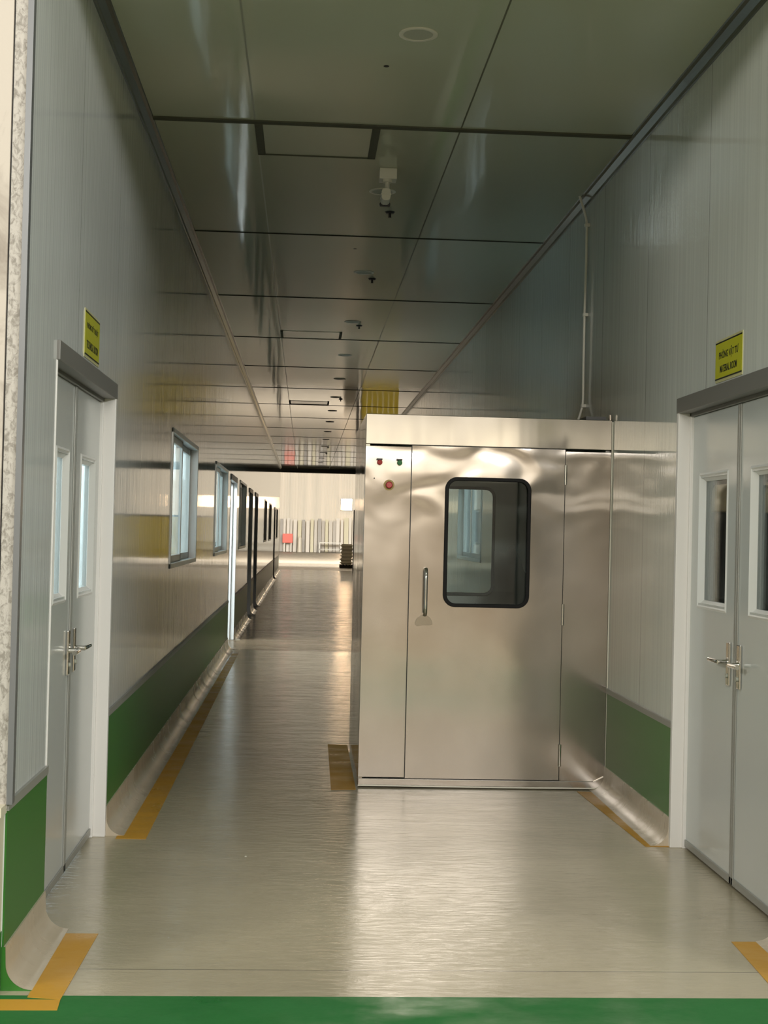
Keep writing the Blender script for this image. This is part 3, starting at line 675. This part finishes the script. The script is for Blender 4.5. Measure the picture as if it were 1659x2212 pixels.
for i, (y, x, l) in enumerate(((9.54, 0.54, 'nearest black sprinkler head, below the security camera'), (12.09, 0.54, 'second black sprinkler head from the near end'),
                            (14.86, 0.535, 'third black sprinkler head, beside the fourth downlight'), (23.2, 0.55, 'distant sprinkler head beside the seventh downlight'),
                            (36.6, 0.56, 'tiny sprinkler head beside the twelfth downlight'), (39.5, 0.56, 'farthest tiny sprinkler head beside the thirteenth downlight'))):
    o = sp if i == 0 else copy_tree(sp)
    o.location = (x, y, ZC); o['label'] = l
for (x, y, l) in ((0.337, 6.55, 'small dark screw hole plug in the ceiling beside the nearest downlight'), (0.342, 10.83, 'tiny dark plug in the ceiling beyond the second joint')):
    bm = bmesh.new(); cyl(bm, (x, y, ZC), (x, y, ZC - 0.002), 0.013, seg=16)
    tag(obj('ceiling_plug', bm, M_BLACK), l, 'plug', 'small dark ceiling plugs')

sc = thing('security_camera', (0.46, 8.40, ZC), 'white security camera hanging under a square box on the ceiling', 'security camera')
B('mounting_box', M_PVC, sc, (0.405, 0.513, 8.38, 8.49, ZC - 0.068, ZC), bevel=0.004)
bm = bmesh.new(); cyl(bm, (0.455, 8.41, ZC - 0.068), (0.455, 8.41, ZC - 0.085), 0.030, seg=20); cyl(bm, (0.455, 8.41, ZC - 0.085), (0.455, 8.41, ZC - 0.15), 0.015, seg=16)
obj('stem', bm, M_PVC, sc, smooth=True)
bm = bmesh.new(); prism(bm, rrect(0.420, 0.476, ZC - 0.206, ZC - 0.130, 0.020), 'y', 8.36, 8.50); body = obj('housing', bm, M_PVC, sc, smooth=True, bevel=0.004)
bm = bmesh.new(); prism(bm, rrect(0.414, 0.482, ZC - 0.214, ZC - 0.190, 0.010), 'y', 8.485, 8.51); obj('lower_visor', bm, M_BLACK, sc, smooth=True)
bm = bmesh.new(); prism(bm, rrect(0.417, 0.479, ZC - 0.175, ZC - 0.165, 0.004), 'y', 8.354, 8.48); obj('band', bm, M_PVC, sc)

# ------------------------------------------------------------------ signs
def text_mesh(txt, size, w, h):
    c = bpy.data.curves.new('t', 'FONT'); c.body = txt; c.size = size; c.align_x = 'CENTER'; c.align_y = 'CENTER'; c.offset = size * 0.018; c.extrude = 0.0006
    o = bpy.data.objects.new('t', c); COL.objects.link(o); bpy.context.view_layer.update()
    me = bpy.data.meshes.new_from_object(o.evaluated_get(bpy.context.evaluated_depsgraph_get()))
    bpy.data.objects.remove(o)
    xs = [v.co.x for v in me.vertices]; ys = [v.co.y for v in me.vertices]
    sx = w / max(1e-6, max(xs) - min(xs)); sy = h / max(1e-6, max(ys) - min(ys)); mx = (max(xs) + min(xs)) / 2; my = (max(ys) + min(ys)) / 2
    for v in me.vertices: v.co = Vector(((v.co.x - mx) * sx, (v.co.y - my) * sy, v.co.z))
    return me
M_SIGN = simple('yellow sign sheet', (0.42, 0.42, 0.015), 0.35)
M_SIGNEDGE = simple('sign pale edge', (0.45, 0.43, 0.22), 0.35)
M_INK = simple('black sign ink', (0.012, 0.012, 0.008), 0.4)
def sign(x, s, y0, y1, z0, z1, lines, label):
    t = thing('wall_sign', (x, (y0 + y1) / 2, z0), label, 'sign', 'yellow room signs over the doors')
    def bx(a, b, *r): return (min(a, b), max(a, b)) + r
    B('sign_plate', M_SIGNEDGE, t, bx(x, x + s * 0.003, y0, y1, z0, z1))
    B('sign_face', M_SIGN, t, bx(x + s * 0.003, x + s * 0.004, y0, y1, z0 + 0.014, z1 - 0.010))
    bm = bmesh.new()
    box(bm, *bx(x + s * 0.004, x + s * 0.0048, y0, y1, z1 - 0.016, z1 - 0.010)); box(bm, *bx(x + s * 0.004, x + s * 0.0048, y0, y1, z0 + 0.012, z0 + 0.018))
    obj('border_line', bm, M_INK, t)
    for (txt, zc, w, h) in lines:
        me = text_mesh(txt, 0.05, w, h); me.name = 'lettering'; me.materials.append(M_INK)
        o = bpy.data.objects.new('lettering', me); COL.objects.link(o); o.parent = t
        # text x axis runs along +y on the left wall, along -y on the right wall
        ex = Vector((0, 1, 0)) if s > 0 else Vector((0, -1, 0)); ez = Vector((s, 0, 0)); ey = Vector((0, 0, 1))
        R = Matrix((ex, ey, ez)).transposed()
        R = Matrix((( ex.x, ey.x, ez.x), (ex.y, ey.y, ez.y), (ex.z, ey.z, ez.z)))
        o.matrix_local = Matrix.Translation(Vector((s * 0.0042, 0, zc - z0))) @ R.to_4x4()
sign(XR, -1, 5.637, 6.010, 2.200, 2.388, [('PHÒNG VẬT TƯ', 2.318, 0.27, 0.050), ('MATERIAL ROOM', 2.256, 0.235, 0.032)], 'yellow sign with two black text lines above the right double door')
sign(XL, 1, 5.750, 6.145, 2.205, 2.410, [('PHÒNG KỸ THUẬT', 2.345, 0.30, 0.038), ('TECHNICAL ROOM', 2.265, 0.30, 0.034)], 'yellow sign with two black text lines above the left double door')

# ------------------------------------------------------------------ far hall things
M_PANEL = [simple('leaning panel %d' % i, c, 0.45) for i, c in enumerate(((0.52, 0.50, 0.45), (0.40, 0.38, 0.34), (0.62, 0.60, 0.55), (0.30, 0.29, 0.27), (0.55, 0.53, 0.38)))]
x = -1.75; i = 0
first = None
while x < 3.9:
    w = random.choice((0.16, 0.20, 0.24, 0.30)); h_ = 2.35 + random.uniform(-0.15, 0.15); mt = random.choice(M_PANEL); d = random.uniform(0, 0.25)
    bm = bmesh.new()
    y_ = 96.0 - d
    vs = [(x, y_, 0), (x + w, y_, 0), (x + w, y_ + 0.08, 0), (x, y_ + 0.08, 0)]
    a = [bm.verts.new(v) for v in vs]; b = [bm.verts.new((v[0], v[1] + 0.35, h_)) for v in vs]
    bm.faces.new(a[::-1]); bm.faces.new(b)
    for k in range(4): bm.faces.new((a[k], a[(k + 1) % 4], b[(k + 1) % 4], b[k]))
    o = obj('leaning_panel', bm, mt)
    tag(o, 'tall narrow panel leaning against the pale far end wall', 'panel', 'tall narrow panels leaning on the far end wall')
    x += w + random.uniform(0.02, 0.09); i += 1
# bright flood light on the end wall
fl = thing('flood_light', (2.9, 96.9, 3.0), 'square flood light glaring white, high on the far end wall', 'flood light')
B('housing', M_ALU, fl, (2.46, 3.32, 96.82, 96.999, 2.98, 3.84), bevel=0.02)
B('lens', simple('glowing flood lens', (1, 1, 1), 0.4, emis=(1.0, 0.66, 0.38), estr=38.0), fl, (2.50, 3.28, 96.80, 96.82, 3.02, 3.80))
# wheeled rack
tr = thing('trolley', (1.75, 94.5, 0), 'low metal frame trolley standing before the far leaning panels', 'trolley')
B('top_rail', M_ALU, tr, (1.0, 2.5, 94.2, 94.9, 0.66, 0.72))
for (lx_, ly_) in ((1.03, 94.23), (2.47, 94.23), (1.03, 94.87), (2.47, 94.87)): B('leg', M_ALU, tr, (lx_ - 0.03, lx_ + 0.03, ly_ - 0.03, ly_ + 0.03, 0, 0.66))
B('shelf', M_ALU, tr, (1.0, 2.5, 94.2, 94.9, 0.22, 0.25))
# red board
rb = thing('red_board', (-1.0, 95.0, 0), 'red board on a stand at the left of the far end wall', 'board')
B('board', simple('red sheet', (0.75, 0.07, 0.03), 0.4), rb, (-1.55, -0.85, 95.2, 95.26, 0.62, 1.25), bevel=0.01)
for xx in (-1.4, -0.95): B('leg', M_ALU, rb, (xx - 0.03, xx + 0.03, 95.26, 95.32, 0, 1.25))
bm = bmesh.new(); cyl(bm, (-0.35, 95.0, 0), (-0.35, 95.0, 0.95), 0.16, 0.13, seg=20); cyl(bm, (-0.35, 95.0, 0.95), (-0.35, 95.0, 1.1), 0.13, 0.05, seg=20)
tag(obj('white_canister', bm, M_PVC, smooth=True), 'white upright canister right of the far red board', 'canister')
# people-high dark bundles between panels
# stack of wrapped sacks on a pallet, right side of the far opening
pal = thing('pallet', (1.70, 56.3, 0), 'dark pallet on the floor past the far end of the corridor, at right', 'pallet')
bm = bmesh.new()
for k in range(5): box(bm, 1.45 + k * 0.12, 1.53 + k * 0.12, 55.9, 56.9, 0.11, 0.14)
obj('deck', bm, M_BLACK, pal)
for yy in (55.95, 56.4, 56.82): B('runner', M_BLACK, pal, (1.45, 2.01, yy - 0.05, yy + 0.05, 0, 0.11))
M_SACK = simple('grey woven sack', (0.60, 0.60, 0.57), 0.6)
bm = bmesh.new(); box(bm, 1.47, 1.99, 56.0, 56.8, 0.14, 0.28)
bmesh.ops.bevel(bm, geom=bm.edges[:], offset=0.05, segments=3, affect='EDGES')
s0 = obj('sack', bm, M_SACK, smooth=True)
names = ['lowest grey sack of the far stack on the dark pallet', 'second grey sack from the bottom of the far stack', 'third grey sack from the bottom of the far stack',
         'fourth grey sack from the bottom of the far stack', 'second grey sack from the top of the far stack', 'topmost grey sack of the far stack']
for k in range(6):
    o = s0 if k == 0 else s0.copy()
    if k: COL.objects.link(o)
    o.location = (random.uniform(-0.02, 0.02) if k else 0, 0, 0.1405 * k); tag(o, names[k], 'sack', 'grey sacks stacked on the pallet')
# dark post at the right of the opening, yellow barrier in the side bay
B_ = B('post', M_BLACK, None, (1.775, 1.82, 50.3, 50.5, 0, 2.3)); tag(B_, 'dark vertical post at the right edge of the far opening', 'post')
M_YEL, nt_, b_ = nodes('yellow translucent plastic'); b_.inputs['Base Color'].default_value = (0.85, 0.75, 0.12, 1); b_.inputs['Roughness'].default_value = 0.4
tl_ = N(nt_, 'ShaderNodeBsdfTranslucent'); tl_.inputs[0].default_value = (0.95, 0.88, 0.26, 1); mx_ = N(nt_, 'ShaderNodeMixShader'); mx_.inputs[0].default_value = 0.75
nt_.links.new(b_.outputs[0], mx_.inputs[1]); nt_.links.new(tl_.outputs[0], mx_.inputs[2]); nt_.links.new(mx_.outputs[0], nt_.nodes['Material Output'].inputs[0])
yb = thing('strip_curtain', (4.6, 51.0, 0), 'yellow plastic strip curtain in the side bay, hidden behind the steel cabin', 'curtain')
bm = bmesh.new()
k = 0; x = 2.0
while x < 5.1: box(bm, x, x + 0.19, 51.0 + (k % 2) * 0.01, 51.008 + (k % 2) * 0.01, 0.35, 1.9); x += 0.2; k += 1
obj('strips', bm, M_YEL, yb); B('rail', M_ALU, yb, (1.95, 5.25, 50.98, 51.04, 1.9, 1.96)); B('post', M_ALU, yb, (1.95, 2.0, 50.98, 51.04, 0, 1.9)); B('post', M_ALU, yb, (5.2, 5.25, 50.98, 51.04, 0, 1.9))
# small litter on the floor
bm = bmesh.new(); bmesh.ops.create_icosphere(bm, subdivisions=1, radius=0.006); bmesh.ops.scale(bm, vec=(1, 1.4, 0.4), verts=bm.verts); bmesh.ops.translate(bm, vec=(-0.235, 6.30, 0.002), verts=bm.verts)
tag(obj('paper_scrap', bm, M_PVC), 'tiny white scrap on the beige floor left of the cabin', 'scrap')
